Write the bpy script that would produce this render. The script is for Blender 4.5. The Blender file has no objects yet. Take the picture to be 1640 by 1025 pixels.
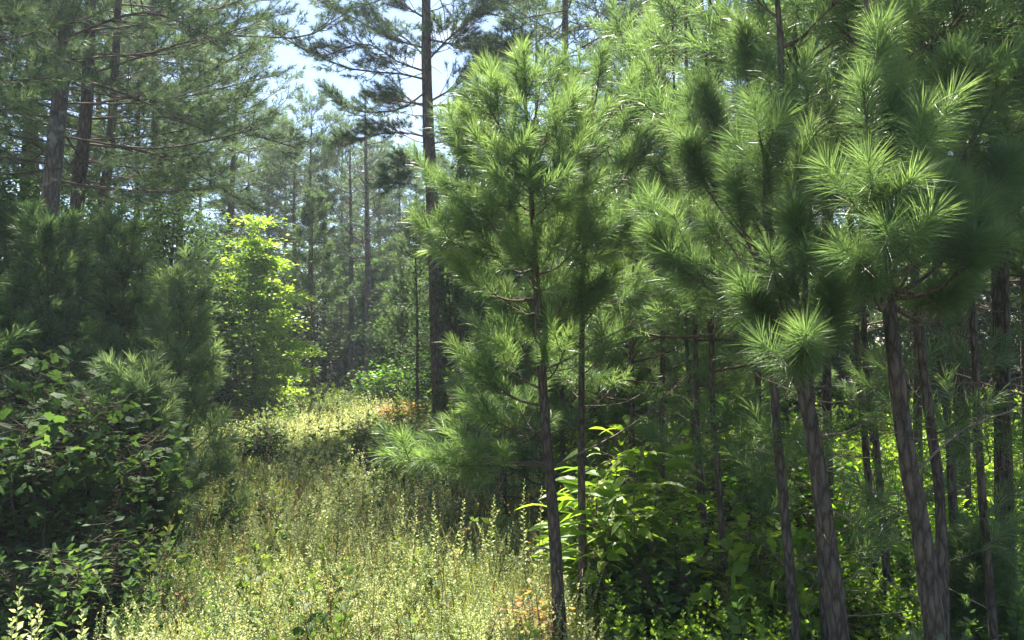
import bpy, math, numpy as np
from math import radians, sin, cos, pi
S = bpy.context.scene
COL = S.collection

# ---------------------------------------------------------------- camera, sky, sun, exposure
CAMH, PITCH, F = 2.4, radians(2.1), 1290.0
SUN_EL, SUN_AZ = radians(61), radians(-9)      # azimuth from straight ahead (+Y), negative = to the left
cam = bpy.data.objects.new('camera', bpy.data.cameras.new('camera'))
COL.objects.link(cam)
cam.location = (0, 0, CAMH)
cam.rotation_euler = (pi/2 + PITCH, 0, 0)
cam.data.sensor_width = 36
cam.data.lens = 36*F/1640
cam.data.clip_end = 3000
cam.data.clip_start = 0.05
S.camera = cam

w = bpy.data.worlds.new('World'); S.world = w; w.use_nodes = True
nt = w.node_tree; nt.nodes.clear()
wo = nt.nodes.new('ShaderNodeOutputWorld'); bg = nt.nodes.new('ShaderNodeBackground')
sky = nt.nodes.new('ShaderNodeTexSky'); sky.sky_type = 'NISHITA'; sky.sun_disc = False
sky.sun_elevation = SUN_EL; sky.sun_rotation = SUN_AZ
sky.air_density = 1.0; sky.dust_density = .6; sky.ozone_density = 2.5
tc = nt.nodes.new('ShaderNodeTexCoord')
mp = nt.nodes.new('ShaderNodeMapping'); mp.inputs['Scale'].default_value = (3, 3, 7)
cn = nt.nodes.new('ShaderNodeTexNoise'); cn.inputs['Scale'].default_value = 2.2
cn.inputs['Detail'].default_value = 7; cn.inputs['Roughness'].default_value = .62
cr = nt.nodes.new('ShaderNodeValToRGB'); cr.color_ramp.elements[0].position = .56; cr.color_ramp.elements[1].position = .78
mx = nt.nodes.new('ShaderNodeMixRGB'); mx.inputs['Color2'].default_value = (5.6, 6.0, 6.6, 1)
L_ = nt.links.new
L_(tc.outputs['Generated'], mp.inputs['Vector']); L_(mp.outputs['Vector'], cn.inputs['Vector'])
L_(cn.outputs['Fac'], cr.inputs['Fac']); L_(cr.outputs['Color'], mx.inputs['Fac'])
L_(sky.outputs['Color'], mx.inputs['Color1']); L_(mx.outputs['Color'], bg.inputs['Color'])
bg.inputs['Strength'].default_value = .066
L_(bg.outputs['Background'], wo.inputs['Surface'])

sl = bpy.data.lights.new('sun', 'SUN'); sl.energy = 5.0; sl.angle = radians(.5); sl.color = (1, .95, .86)
so = bpy.data.objects.new('sun', sl); COL.objects.link(so)
so.rotation_euler = (pi/2 - SUN_EL, 0, pi - SUN_AZ)
so.rotation_euler = (-(pi/2 - SUN_EL), 0, -SUN_AZ)

S.view_settings.view_transform = 'Standard'; S.view_settings.look = 'None'
S.view_settings.exposure = 2.1; S.view_settings.gamma = 1
S.cycles.max_bounces = 6; S.cycles.diffuse_bounces = 3; S.cycles.glossy_bounces = 1
S.cycles.transmission_bounces = 4; S.cycles.volume_bounces = 0; S.cycles.use_denoising = True; S.cycles.denoising_prefilter = 'NONE'
S.cycles.caustics_reflective = False; S.cycles.caustics_refractive = False

rng = np.random.default_rng(11)
UP = np.array([0, 0, 1.0])
def nrm(a): return a/np.maximum(np.linalg.norm(a, axis=-1, keepdims=True), 1e-9)

def ground(x, y):
    x = np.asarray(x, float); y = np.asarray(y, float)
    return (.10*np.sin(x*.45+1)*np.cos(y*.33) + .05*np.sin(x*1.7+y*1.1)
            + .28*np.exp(-((y-17)/4.5)**2)*np.exp(-((x+3)/6)**2) + .012*np.clip(y-14, 0, 60))

def W(px, py, Y):
    """the world point seen at photo pixel (px, py) at the distance Y along the ground"""
    xc, yc = (px-820)/F, (512.5-py)/F
    d = np.array([xc, cos(PITCH)-yc*sin(PITCH), sin(PITCH)+yc*cos(PITCH)])
    return np.array([0, 0, CAMH]) + d*(Y/d[1])

# ---------------------------------------------------------------- materials
def mat_leaf(name, cols, trans=.42, spec=.35, rough=.5, tcol=(1.0, 1.05, .45), hue=.0):
    m = bpy.data.materials.new(name); m.use_nodes = True
    n = m.node_tree; n.nodes.clear(); l = n.links.new
    out = n.nodes.new('ShaderNodeOutputMaterial'); mix = n.nodes.new('ShaderNodeMixShader')
    p = n.nodes.new('ShaderNodeBsdfPrincipled'); t = n.nodes.new('ShaderNodeBsdfTranslucent')
    at = n.nodes.new('ShaderNodeAttribute'); at.attribute_name = 'tint'
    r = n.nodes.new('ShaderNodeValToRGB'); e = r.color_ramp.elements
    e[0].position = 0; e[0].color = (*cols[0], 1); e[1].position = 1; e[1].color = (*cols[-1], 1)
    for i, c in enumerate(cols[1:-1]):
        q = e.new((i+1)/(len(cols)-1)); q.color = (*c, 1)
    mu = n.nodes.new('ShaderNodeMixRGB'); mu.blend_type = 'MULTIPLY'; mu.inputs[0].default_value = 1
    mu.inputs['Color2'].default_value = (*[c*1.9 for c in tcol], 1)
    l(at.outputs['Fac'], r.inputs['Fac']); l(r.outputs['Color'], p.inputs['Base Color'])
    l(r.outputs['Color'], mu.inputs['Color1']); l(mu.outputs['Color'], t.inputs['Color'])
    p.inputs['Roughness'].default_value = rough; p.inputs['Specular IOR Level'].default_value = spec
    mix.inputs[0].default_value = trans
    l(p.outputs[0], mix.inputs[1]); l(t.outputs[0], mix.inputs[2]); l(mix.outputs[0], out.inputs['Surface'])
    return m

def mat_bark(name, dark, light, scale=1.0, lichen=0.0, bump=.8):
    m = bpy.data.materials.new(name); m.use_nodes = True
    n = m.node_tree; l = n.links.new; p = n.nodes['Principled BSDF']
    tc = n.nodes.new('ShaderNodeTexCoord'); mp = n.nodes.new('ShaderNodeMapping')
    mp.inputs['Scale'].default_value = (scale*13, scale*13, scale*3.2)
    v = n.nodes.new('ShaderNodeTexVoronoi'); v.feature = 'DISTANCE_TO_EDGE'; v.inputs['Scale'].default_value = 2.0
    no = n.nodes.new('ShaderNodeTexNoise'); no.inputs['Scale'].default_value = 3; no.inputs['Detail'].default_value = 8
    no.inputs['Roughness'].default_value = .7
    ma = n.nodes.new('ShaderNodeMath'); ma.operation = 'MULTIPLY_ADD'; ma.inputs[1].default_value = 1.6
    wv = n.nodes.new('ShaderNodeMixRGB'); wv.inputs[0].default_value = .38
    r = n.nodes.new('ShaderNodeValToRGB')
    r.color_ramp.elements[0].position = .25; r.color_ramp.elements[0].color = (*[c*.35 for c in dark], 1)
    r.color_ramp.elements[1].position = .95; r.color_ramp.elements[1].color = (*light, 1)
    q = r.color_ramp.elements.new(.5); q.color = (*dark, 1)
    l(tc.outputs['Object'], mp.inputs['Vector']); l(mp.outputs['Vector'], wv.inputs['Color1'])
    l(mp.outputs['Vector'], no.inputs['Vector']); l(no.outputs['Color'], wv.inputs['Color2'])
    l(wv.outputs['Color'], v.inputs['Vector'])
    l(v.outputs['Distance'], ma.inputs[0]); l(no.outputs['Fac'], ma.inputs[2]); l(ma.outputs[0], r.inputs['Fac'])
    last = r.outputs['Color']
    if lichen:
        n2 = n.nodes.new('ShaderNodeTexNoise'); n2.inputs['Scale'].default_value = 6*scale; n2.inputs['Detail'].default_value = 6
        r2 = n.nodes.new('ShaderNodeValToRGB'); r2.color_ramp.elements[0].position = .56; r2.color_ramp.elements[1].position = .64
        mxx = n.nodes.new('ShaderNodeMixRGB'); mxx.inputs['Color2'].default_value = (.30, .31, .27, 1)
        mm = n.nodes.new('ShaderNodeMath'); mm.operation = 'MULTIPLY'; mm.inputs[1].default_value = lichen
        l(tc.outputs['Object'], n2.inputs['Vector']); l(n2.outputs['Fac'], r2.inputs['Fac']); l(r2.outputs['Color'], mm.inputs[0])
        l(mm.outputs[0], mxx.inputs[0]); l(last, mxx.inputs['Color1']); last = mxx.outputs['Color']
    n3 = n.nodes.new('ShaderNodeTexNoise'); n3.inputs['Scale'].default_value = 3.5; n3.inputs['Detail'].default_value = 4
    r3 = n.nodes.new('ShaderNodeValToRGB'); r3.color_ramp.elements[0].position = .35; r3.color_ramp.elements[0].color = (.72, .74, .78, 1)
    r3.color_ramp.elements[1].position = .65; r3.color_ramp.elements[1].color = (1.28, 1.12, 1.0, 1)
    m3 = n.nodes.new('ShaderNodeMixRGB'); m3.blend_type = 'MULTIPLY'; m3.inputs[0].default_value = .8
    l(tc.outputs['Object'], n3.inputs['Vector']); l(n3.outputs['Fac'], r3.inputs['Fac']); l(last, m3.inputs['Color1']); l(r3.outputs['Color'], m3.inputs['Color2']); last = m3.outputs['Color']
    l(last, p.inputs['Base Color'])
    b = n.nodes.new('ShaderNodeBump'); b.inputs['Strength'].default_value = bump; b.inputs['Distance'].default_value = .03
    l(ma.outputs[0], b.inputs['Height']); l(b.outputs[0], p.inputs['Normal'])
    p.inputs['Roughness'].default_value = .9; p.inputs['Specular IOR Level'].default_value = .15
    return m

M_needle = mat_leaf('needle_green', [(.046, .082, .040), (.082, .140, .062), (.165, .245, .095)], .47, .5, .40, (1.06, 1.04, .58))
M_needle_far = mat_leaf('needle_far', [(.032, .060, .034), (.060, .102, .050), (.125, .18, .080)], .44, .25, .5, (1, 1, .65))
M_needle_dry = mat_leaf('needle_olive', [(.05, .07, .028), (.085, .115, .04), (.14, .13, .055)], .35, .3, .5)
M_broad = mat_leaf('leaf_dark', [(.030, .062, .022), (.06, .110, .034), (.11, .175, .055)], .42, .15, .6, (1, 1.02, .5))
M_broad2 = mat_leaf('leaf_mid', [(.045, .08, .03), (.09, .14, .045), (.17, .21, .06)], .44, .25, .5)
M_soft = mat_leaf('needle_soft', [(.065, .105, .06), (.11, .165, .085), (.19, .26, .12)], .47, .4, .45, (1.04, 1.04, .65))
M_drop = mat_leaf('leaf_yellow_green', [(.09, .16, .025), (.16, .25, .035), (.26, .33, .055)], .55, .35, .42)
M_lime = mat_leaf('leaf_lime', [(.12, .20, .03), (.22, .32, .045), (.36, .42, .09)], .5, .35, .45)
M_chest = mat_leaf('leaf_bright', [(.06, .14, .02), (.10, .21, .025), (.17, .28, .03)], .48, .35, .45)
M_weed = mat_leaf('weed_leaf', [(.09, .13, .055), (.20, .255, .12), (.34, .375, .18), (.46, .47, .26)], .40, .4, .45, (1.0, 1.02, .6))
M_orange = mat_leaf('leaf_orange', [(.20, .20, .06), (.32, .26, .09), (.36, .21, .10)], .45, .3, .5, (1, .8, .4))
M_grass = mat_leaf('grass_blade', [(.09, .14, .035), (.20, .23, .07), (.34, .30, .13)], .4, .3, .5, (1, 1, .5))
M_bark = mat_bark('pine_bark', (.075, .056, .045), (.17, .135, .11), 1.0)
M_bark_s = mat_bark('sapling_bark', (.072, .060, .050), (.18, .152, .128), 1.8)
M_bark_l = mat_bark('lichen_bark', (.11, .09, .078), (.22, .19, .165), .9, .8)
M_twig = mat_bark('twig_bark', (.085, .066, .05), (.19, .15, .115), 4, 0, .3)
M_dead = mat_bark('dead_wood', (.12, .095, .078), (.25, .21, .17), 3, 0, .3)

# ---------------------------------------------------------------- mesh gathering
class Geo:
    def __init__(s): s.v = []; s.n = 0; s.q = []; s.t = []
    def add(s, v, q=None, t=None, mat=0, tint=None, smooth=False):
        for f, L in ((q, s.q), (t, s.t)):
            if f is not None and len(f):
                k = len(f); ti = np.full(k, .5) if tint is None else (np.broadcast_to(tint, k) if np.ndim(tint) == 0 else np.repeat(tint, k//len(tint)))
                L.append((np.asarray(f)+s.n, np.full(k, mat), ti, np.full(k, smooth)))
        s.v.append(np.asarray(v, float).reshape(-1, 3)); s.n += len(s.v[-1])
    def build(s, name, mats, parent=None, origin=(0, 0, 0)):
        me = bpy.data.meshes.new(name)
        v = np.concatenate(s.v) - np.asarray(origin)
        idx, mi, ti, sm, st = [], [], [], [], []; c = 0
        for L, k in ((s.q, 4), (s.t, 3)):
            if L:
                f = np.concatenate([a[0] for a in L]); idx.append(f.ravel())
                mi.append(np.concatenate([a[1] for a in L])); ti.append(np.concatenate([a[2] for a in L])); sm.append(np.concatenate([a[3] for a in L]))
                st.append(c + np.arange(len(f))*k); c += len(f)*k
        idx, mi, ti, sm, st = map(np.concatenate, (idx, mi, ti, sm, st))
        me.vertices.add(len(v)); me.vertices.foreach_set('co', v.astype(np.float32).ravel())
        me.loops.add(len(idx)); me.loops.foreach_set('vertex_index', idx.astype(np.int32))
        me.polygons.add(len(st)); me.polygons.foreach_set('loop_start', st.astype(np.int32))
        me.polygons.foreach_set('material_index', mi.astype(np.int32)); me.polygons.foreach_set('use_smooth', sm.astype(bool))
        a = me.attributes.new('tint', 'FLOAT', 'FACE'); a.data.foreach_set('value', ti.astype(np.float32))
        for m in mats: me.materials.append(m)
        me.update(calc_edges=True)
        o = bpy.data.objects.new(name, me); COL.objects.link(o)
        if parent is not None: o.parent = parent
        else: o.location = origin
        return o

def tube(g, P, R, sides=5, mat=0, lump=0.0, cap=True):
    P = np.asarray(P, float); n = len(P)
    R = np.interp(np.linspace(0, 1, n), np.linspace(0, 1, len(R)), R) if len(R) != n else np.asarray(R, float)
    T = nrm(np.gradient(P, axis=0))
    ref = np.array([1.0, .13, .05]) if abs(nrm(P[-1]-P[0])[0]) < .8 else np.array([.1, 1.0, .07])
    A = nrm(np.cross(T, ref)); B = np.cross(T, A)
    th = np.arange(sides)*2*pi/sides
    rr = np.repeat(R[:, None], sides, 1)
    if lump: rr = rr*(1 + lump*rng.normal(size=rr.shape))
    V = P[:, None] + rr[..., None]*(np.cos(th)[None, :, None]*A[:, None] + np.sin(th)[None, :, None]*B[:, None])
    i = np.arange(n-1)[:, None]*sides; j = np.arange(sides)[None]; k = (j+1) % sides
    q = np.stack([i+j, i+k, i+sides+k, i+sides+j], -1).reshape(-1, 4)
    g.add(V.reshape(-1, 3), q, mat=mat, smooth=True)
    if cap and sides >= 3:
        base = (n-1)*sides
        g.add(np.vstack([V[-1], P[-1]+T[-1]*R[-1]*.5]), None, np.array([[a, (a+1) % sides, sides] for a in range(sides)]), mat=mat, smooth=True)

def curve(pts, n=10):
    """smooth Catmull-Rom through points"""
    P = np.asarray(pts, float)
    if len(P) == 2: return P[0] + (P[1]-P[0])*np.linspace(0, 1, n)[:, None]
    E = np.vstack([2*P[0]-P[1], P, 2*P[-1]-P[-2]]); out = []
    m = len(P)-1
    for t in np.linspace(0, m-1e-6, n):
        i = int(t); u = t-i; a, b, c, d = E[i:i+4]
        out.append(.5*(2*b+(c-a)*u+(2*a-5*b+4*c-d)*u*u+(3*b-a-3*c+d)*u**3))
    return np.array(out)

def needles(g, O, D, L, n, nl, wd, two=True, droop=.10, mat=1, tint=0.0, open_=1.0):
    """n needles along each shoot: O origins, D directions, L shoot lengths"""
    O, D, L = np.asarray(O), nrm(np.asarray(D)), np.asarray(L)
    s = len(O); N = s*n
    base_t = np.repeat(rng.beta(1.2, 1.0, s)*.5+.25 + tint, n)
    O = np.repeat(O, n, 0); D = np.repeat(D, n, 0); L = np.repeat(L, n)
    t = rng.random(N)**.8
    r = rng.normal(size=(N, 3)); r = nrm(r - (r*D).sum(1, keepdims=True)*D)
    th = open_*np.radians(64 - 38*t + rng.normal(size=N)*9)
    d = D*np.cos(th)[:, None] + r*np.sin(th)[:, None]
    ln = nl*(.75+.35*rng.random(N))*(.9 + .1*t)
    B0 = O + D*(L*t)[:, None]
    sv = nrm(np.cross(d, rng.normal(size=(N, 3))))*wd*.5
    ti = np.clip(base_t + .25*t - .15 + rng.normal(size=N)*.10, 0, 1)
    tip = B0 + d*ln[:, None] - UP*(droop*ln)[:, None]
    if two:
        mid = B0 + d*(ln*.55)[:, None] + UP*(droop*.12*ln)[:, None]
        V = np.stack([B0-sv*.7, B0+sv*.7, mid+sv, mid-sv, tip], 1).reshape(-1, 3)
        k = np.arange(N)[:, None]*5
        g.add(V, k+np.array([0, 1, 2, 3]), None, mat, ti)
        g.add(np.zeros((0, 3)), None, None)
        g.t.append((k+np.array([3, 2, 4])+g.n-len(V), np.full(N, mat), ti, np.full(N, False)))
    else:
        V = np.stack([B0-sv, B0+sv, tip], 1).reshape(-1, 3)
        g.add(V, None, np.arange(N)[:, None]*3+np.array([0, 1, 2]), mat, ti)

# leaf templates: x along the leaf, y across, z up; faces
def tmpl(kind):
    if kind == 'simple':
        v = [(0, 0, 0), (.5, .26, .05), (1, 0, -.06), (.5, -.26, .05), (.5, 0, 0)]
        return np.array(v, float), None, np.array([(0, 4, 1), (4, 2, 1), (0, 3, 4), (4, 3, 2)])
    if kind == 'flat':
        v = [(0, 0, 0), (.5, .3, .06), (1, 0, 0), (.5, -.3, .06)]
        return np.array(v, float), np.array([(0, 3, 2, 1)]), None
    if kind == 'long':
        xs = [0, .18, .42, .7, 1.0]; ws = [.01, .09, .145, .11, .0]; zs = [0, .05, .06, 0, -.13]
        v = [(x, 0, z) for x, z in zip(xs, zs)] + [(x, y, z+.035) for x, y, z in zip(xs, ws, zs)] + [(x, -y, z+.035) for x, y, z in zip(xs, ws, zs)]
        q = [(i, i+1, 6+i, 5+i) for i in range(4)] + [(i, 10+i, 11+i, i+1) for i in range(4)]
        return np.array(v, float), np.array(q), None
    if kind == 'lobed':
        ang = np.radians([0, 24, 50, 76, 108, 140, 180, 220, 252, 284, 310, 336]); rad = [.58, .42, .55, .41, .50, .36, .22, .36, .50, .41, .55, .42]
        v = [(.4, 0, 0)] + [(.4+r*cos(a), r*sin(a), -.10*r+.03*(i % 2)) for i, (a, r) in enumerate(zip(ang, rad))]
        return np.array(v, float), None, np.array([(0, i+1, (i+1) % 12+1) for i in range(12)])
TM = {k: tmpl(k) for k in ('simple', 'flat', 'long', 'lobed')}

def leaves(g, kind, P, D, size, mat=1, tint=None, flat=.55):
    """leaves at P pointing along D, their blades roughly level"""
    v, q, t = TM[kind]; P = np.asarray(P); N = len(P)
    D = nrm(np.asarray(D)); nn = nrm(UP*flat + rng.normal(size=(N, 3))*(1-flat)*.8)
    Y = nrm(np.cross(nn, D)); Z = np.cross(D, Y)
    s = np.broadcast_to(size, N)[:, None, None]
    V = P[:, None] + s*(v[None, :, 0:1]*D[:, None] + v[None, :, 1:2]*Y[:, None] + v[None, :, 2:3]*Z[:, None])
    tint = rng.random(N) if tint is None else np.broadcast_to(tint, N)
    off = np.arange(N)[:, None, None]*len(v)
    g.add(V.reshape(-1, 3), (off+q).reshape(-1, 4) if q is not None else None, (off+t).reshape(-1, 3) if t is not None else None, mat, tint)

def thing(name, label, cat, loc, group=None):
    o = bpy.data.objects.new(name, None); COL.objects.link(o); o.location = loc; o.empty_display_size = .3
    o['label'] = label; o['category'] = cat
    if group: o['group'] = group
    return o

def dup(root, label, loc, rot=0, sc=1.0, group=None, name=None):
    r = root.copy(); COL.objects.link(r); r.location = loc; r.rotation_euler = (0, 0, rot); r.scale = (sc, sc, sc)
    r['label'] = label
    if group: r['group'] = group
    elif 'group' in r: del r['group']
    for c in list(root.children):
        k = c.copy(); COL.objects.link(k); k.parent = r
    return r

# ---------------------------------------------------------------- tree growers (world space, then shifted to the base)
class Pine:
    def __init__(s, px_pts, Y, H, r0, rtop=.012, leanY=0.0, nl=.18, wd=.0045, n=110, two=True, sides=12, mats=None, lump=.05, sub=.42):
        P = [W(x, y, Y+leanY*i/max(1, len(px_pts)-1)) for i, (x, y) in enumerate(px_pts)]   # listed from the top down
        P = P[::-1]
        if len(P) == 1: P = [P[0], P[0]+np.array([rng.normal()*.1, 0, 1.5])]
        b = P[0]; dirn = (P[1]-P[0]); dirn = dirn/max(dirn[2], .2)
        gz = float(ground(b[0], b[1]))
        if b[2] > gz+.05:
            b2 = b - dirn*(b[2]-gz)*.85; b2[2] = gz-.15; P = [b2] + P
        gz = float(ground(P[0][0], P[0][1]))
        if P[-1][2] < gz+H:
            e = P[-1]; dr = nrm(P[-1]-P[-2]); dr = nrm(dr*.4+UP*.6) if dr[2] < .999 else dr
            dr = dr/dr[2]; hh = gz+H-e[2]
            P = P + [e+dr*hh*.5+np.array([rng.normal()*.01*hh, 0, 0]), e+dr*hh*1.0]
        s.P = curve(P, 40); s.base = np.array([s.P[0][0], s.P[0][1], gz]); s.H = s.P[-1][2]-gz
        z = (s.P[:, 2]-s.P[0][2])/max(s.P[-1][2]-s.P[0][2], .1)
        s.R = r0*(1-z)**.8*(1-rtop/r0)+rtop; s.R = s.R*(1+.35*np.exp(-z*s.H/.35))
        s.nl, s.wd, s.n, s.two, s.Y, s.sub = nl, wd, n, two, Y, sub
        s.crown = Geo(); s.so, s.sd, s.sl = [], [], []; s.parts = []
        s.mats = mats or (M_bark_s, M_twig, M_needle); s.sides = sides; s.lump = lump
    def at(s, z):
        return np.array([np.interp(z, s.P[:, 2], s.P[:, k]) for k in range(3)])
    def rad(s, z): return float(np.interp(z, s.P[:, 2], s.R))
    def shoot(s, o, d, l): s.so.append(o); s.sd.append(d); s.sl.append(l)
    def branch(s, pts, r0, nsub=6, sub=None, first=.3, shoot=.32, ts=4, up=.5):
        """a living branch: its wood, side twigs and the needle brushes at their ends"""
        sub = sub or s.sub; Q = curve(pts, 9)
        tube(s.crown, Q, [r0, r0*.7, r0*.35+.002], ts, 0)
        Ln = np.linalg.norm(Q[-1]-Q[0])
        d = nrm(Q[-1]-Q[-2]); d = nrm(d+UP*.3*up)
        s.shoot(Q[-1]-d*shoot*.45, d, shoot)
        side = 1
        for k in range(nsub):
            t = first + (1-first)*(k+.5+rng.normal()*.2)/nsub; t = min(max(t, .05), .98)
            o = np.array([np.interp(t, np.linspace(0, 1, 9), Q[:, j]) for j in range(3)])
            tan = nrm(Q[min(8, int(t*8)+1)]-Q[max(0, int(t*8)-1)])
            h = nrm(np.cross(tan, UP)+1e-6)*side; side = -side
            sd = nrm(tan*(.75+.2*rng.random())+h*(.55+.4*rng.random())+UP*(.1+rng.normal()*.3))
            sl = sub*(1.15-t*.6)*(.7+.5*rng.random())
            m = o+sd*sl*.55; e = m+nrm(sd+UP*up*(.6+.5*rng.random()))*sl*.45
            tube(s.crown, [o, m, e], [r0*.35+.001, r0*.18+.001], 3, 0, cap=False)
            dd = nrm(e-m); s.shoot(e-dd*shoot*.5, dd, shoot*(.75+.35*rng.random()))
            if sl > .34:
                for sg in (-1, 1):
                    d2 = nrm(dd+nrm(np.cross(dd, UP)+1e-6)*sg*.7+UP*.15*rng.normal()); e2 = m+d2*sl*.4
                    tube(s.crown, [m, e2], [r0*.2+.001, .0015], 3, 0, cap=False)
                    s.shoot(e2-d2*shoot*.4, d2, shoot*(.7+.3*rng.random()))
    def pix(s, att, tips, r0=.012, nsub=6, arch=.12, **k):
        """a branch leaving the trunk at photo row att, ending at photo pixel tips=(px,py,dY)"""
        zt = W(820, att, s.Y)[2]; a = s.at(zt)
        e = W(tips[0], tips[1], s.Y+tips[2]); Ln = np.linalg.norm(e-a)
        m = a+(e-a)*.5 - UP*arch*Ln*np.sign(e[2]-a[2]+.25*Ln); s.branch([a, m, e], r0, nsub, **k)
    def tuft(s, att, a, b, m=2, r=.012):
        """a fat needle brush from photo point a to b=(px,py,dY), on a boughlet from the trunk at row att"""
        P0 = s.at(W(820, att, s.Y)[2]); A = W(a[0], a[1], s.Y+a[2]); B = W(b[0], b[1], s.Y+b[2])
        tube(s.crown, curve([P0, (P0+A)/2-UP*.08, A, B], 10), [r, r*.8, r*.45, .003], 5, 0)
        for q in range(m*2): s.shoot(A, B-A+rng.normal(size=3)*.01, np.linalg.norm(B-A)*(1-.04*q))
    def auto(s, z0, z1, nb, Rmax, prof, elev=(5, 50), nsub=6, r0=.012, azs=None, keep=None, curl=.25, **k):
        for i in range(nb):
            h = (i+.5+rng.normal()*.25)/nb; h = min(max(h, 0), 1)
            z = s.base[2]+z0+(z1-z0)*h
            az = i*2.39996+rng.normal()*.35 if azs is None else azs[0]+(azs[1]-azs[0])*rng.random()
            ln = Rmax*prof(h)*(.75+.4*rng.random())
            el = radians(elev[0]+(elev[1]-elev[0])*h+rng.normal()*7)
            a = s.at(z); d = np.array([cos(az)*cos(el), sin(az)*cos(el), sin(el)])
            side = np.array([-sin(az), cos(az), 0])*rng.normal()*.12*ln
            m = a+d*ln*.5+side; e = m+nrm(d+UP*curl)*ln*.5+side*.3
            if keep is not None and not keep(e): continue
            s.branch([a, m, e], r0*(.5+ln/Rmax*.6), max(2, int(nsub*(.4+.8*ln/Rmax))), **k)
    def dead(s, z0, z1, nb, l0=.3, l1=.9, r=.006, part=False, fork=True):
        g = Geo()
        for i in range(nb):
            z = s.base[2]+z0+(z1-z0)*rng.random(); a = s.at(z); az = rng.random()*2*pi; ln = l0+(l1-l0)*rng.random()
            el = radians(rng.normal()*18+8); d = np.array([cos(az)*cos(el), sin(az)*cos(el), sin(el)])
            p = [a]; 
            for q in range(4):
                d = nrm(d+rng.normal(size=3)*.13+UP*.04); p.append(p[-1]+d*ln/4)
            tube(s.crown if not part else g, p, [r, r*.3], 4, 3 if not part else 0, cap=False)
            if fork:
                for q in range(rng.integers(1, 4)):
                    j = rng.integers(1, 4); d2 = nrm(d+rng.normal(size=3)*.6)
                    tube(s.crown if not part else g, [p[j], p[j]+d2*ln*.18, p[j]+nrm(d2+UP*.3)*ln*.38], [r*.5, r*.15], 3, 3 if not part else 0, cap=False)
    def bare(s, pxs, r=.012, dY=None, twigs=5):
        """one bare branch, traced through photo pixels (px, py, dY); a part of its own"""
        g = Geo(); a = W(pxs[0][0], pxs[0][1], s.Y); a = s.at(a[2])
        P = curve([a]+[W(x, y, s.Y+d) for x, y, d in pxs[1:]], 12)
        P[1:-1] += rng.normal(size=(10, 3))*r*.5
        tube(g, P, [r, r*.75, r*.3], 6, 0)
        for q in range(twigs):
            j = rng.integers(3, 11); d = nrm(nrm(P[j]-P[j-1])+rng.normal(size=3)*.6); l = np.linalg.norm(P[-1]-P[0])*(.1+.2*rng.random())
            tube(g, [P[j], P[j]+d*l*.5, P[j]+nrm(d+rng.normal(size=3)*.25)*l], [r*.35, r*.12], 3, 0, cap=False)
        s.parts.append(('branch', g))
    def finish(s, name, label, cat, group=None, tint=0.0, droop=.1, open_=1.0):
        root = thing(name, label, cat, s.base, group)
        g = Geo(); tube(g, s.P, s.R, s.sides, 0, lump=s.lump); 
        g.build('trunk', [s.mats[0]], root, s.base)
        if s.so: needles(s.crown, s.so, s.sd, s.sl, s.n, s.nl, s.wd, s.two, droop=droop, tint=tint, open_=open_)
        if s.crown.v: s.crown.build('crown', [s.mats[1], s.mats[2], s.mats[1], M_dead], root, s.base)
        for nm, gg in s.parts: gg.build(nm, [M_dead], root, s.base)
        return root

cone = lambda h: (1-h)**.8*.95+.10
mature = lambda h: .45+.75*sin(pi*min(1, h*.9+.12))
tall = lambda h: (.75+.25*sin(pi*h))*(1-max(0, h-.65)/.35*.75)

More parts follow.
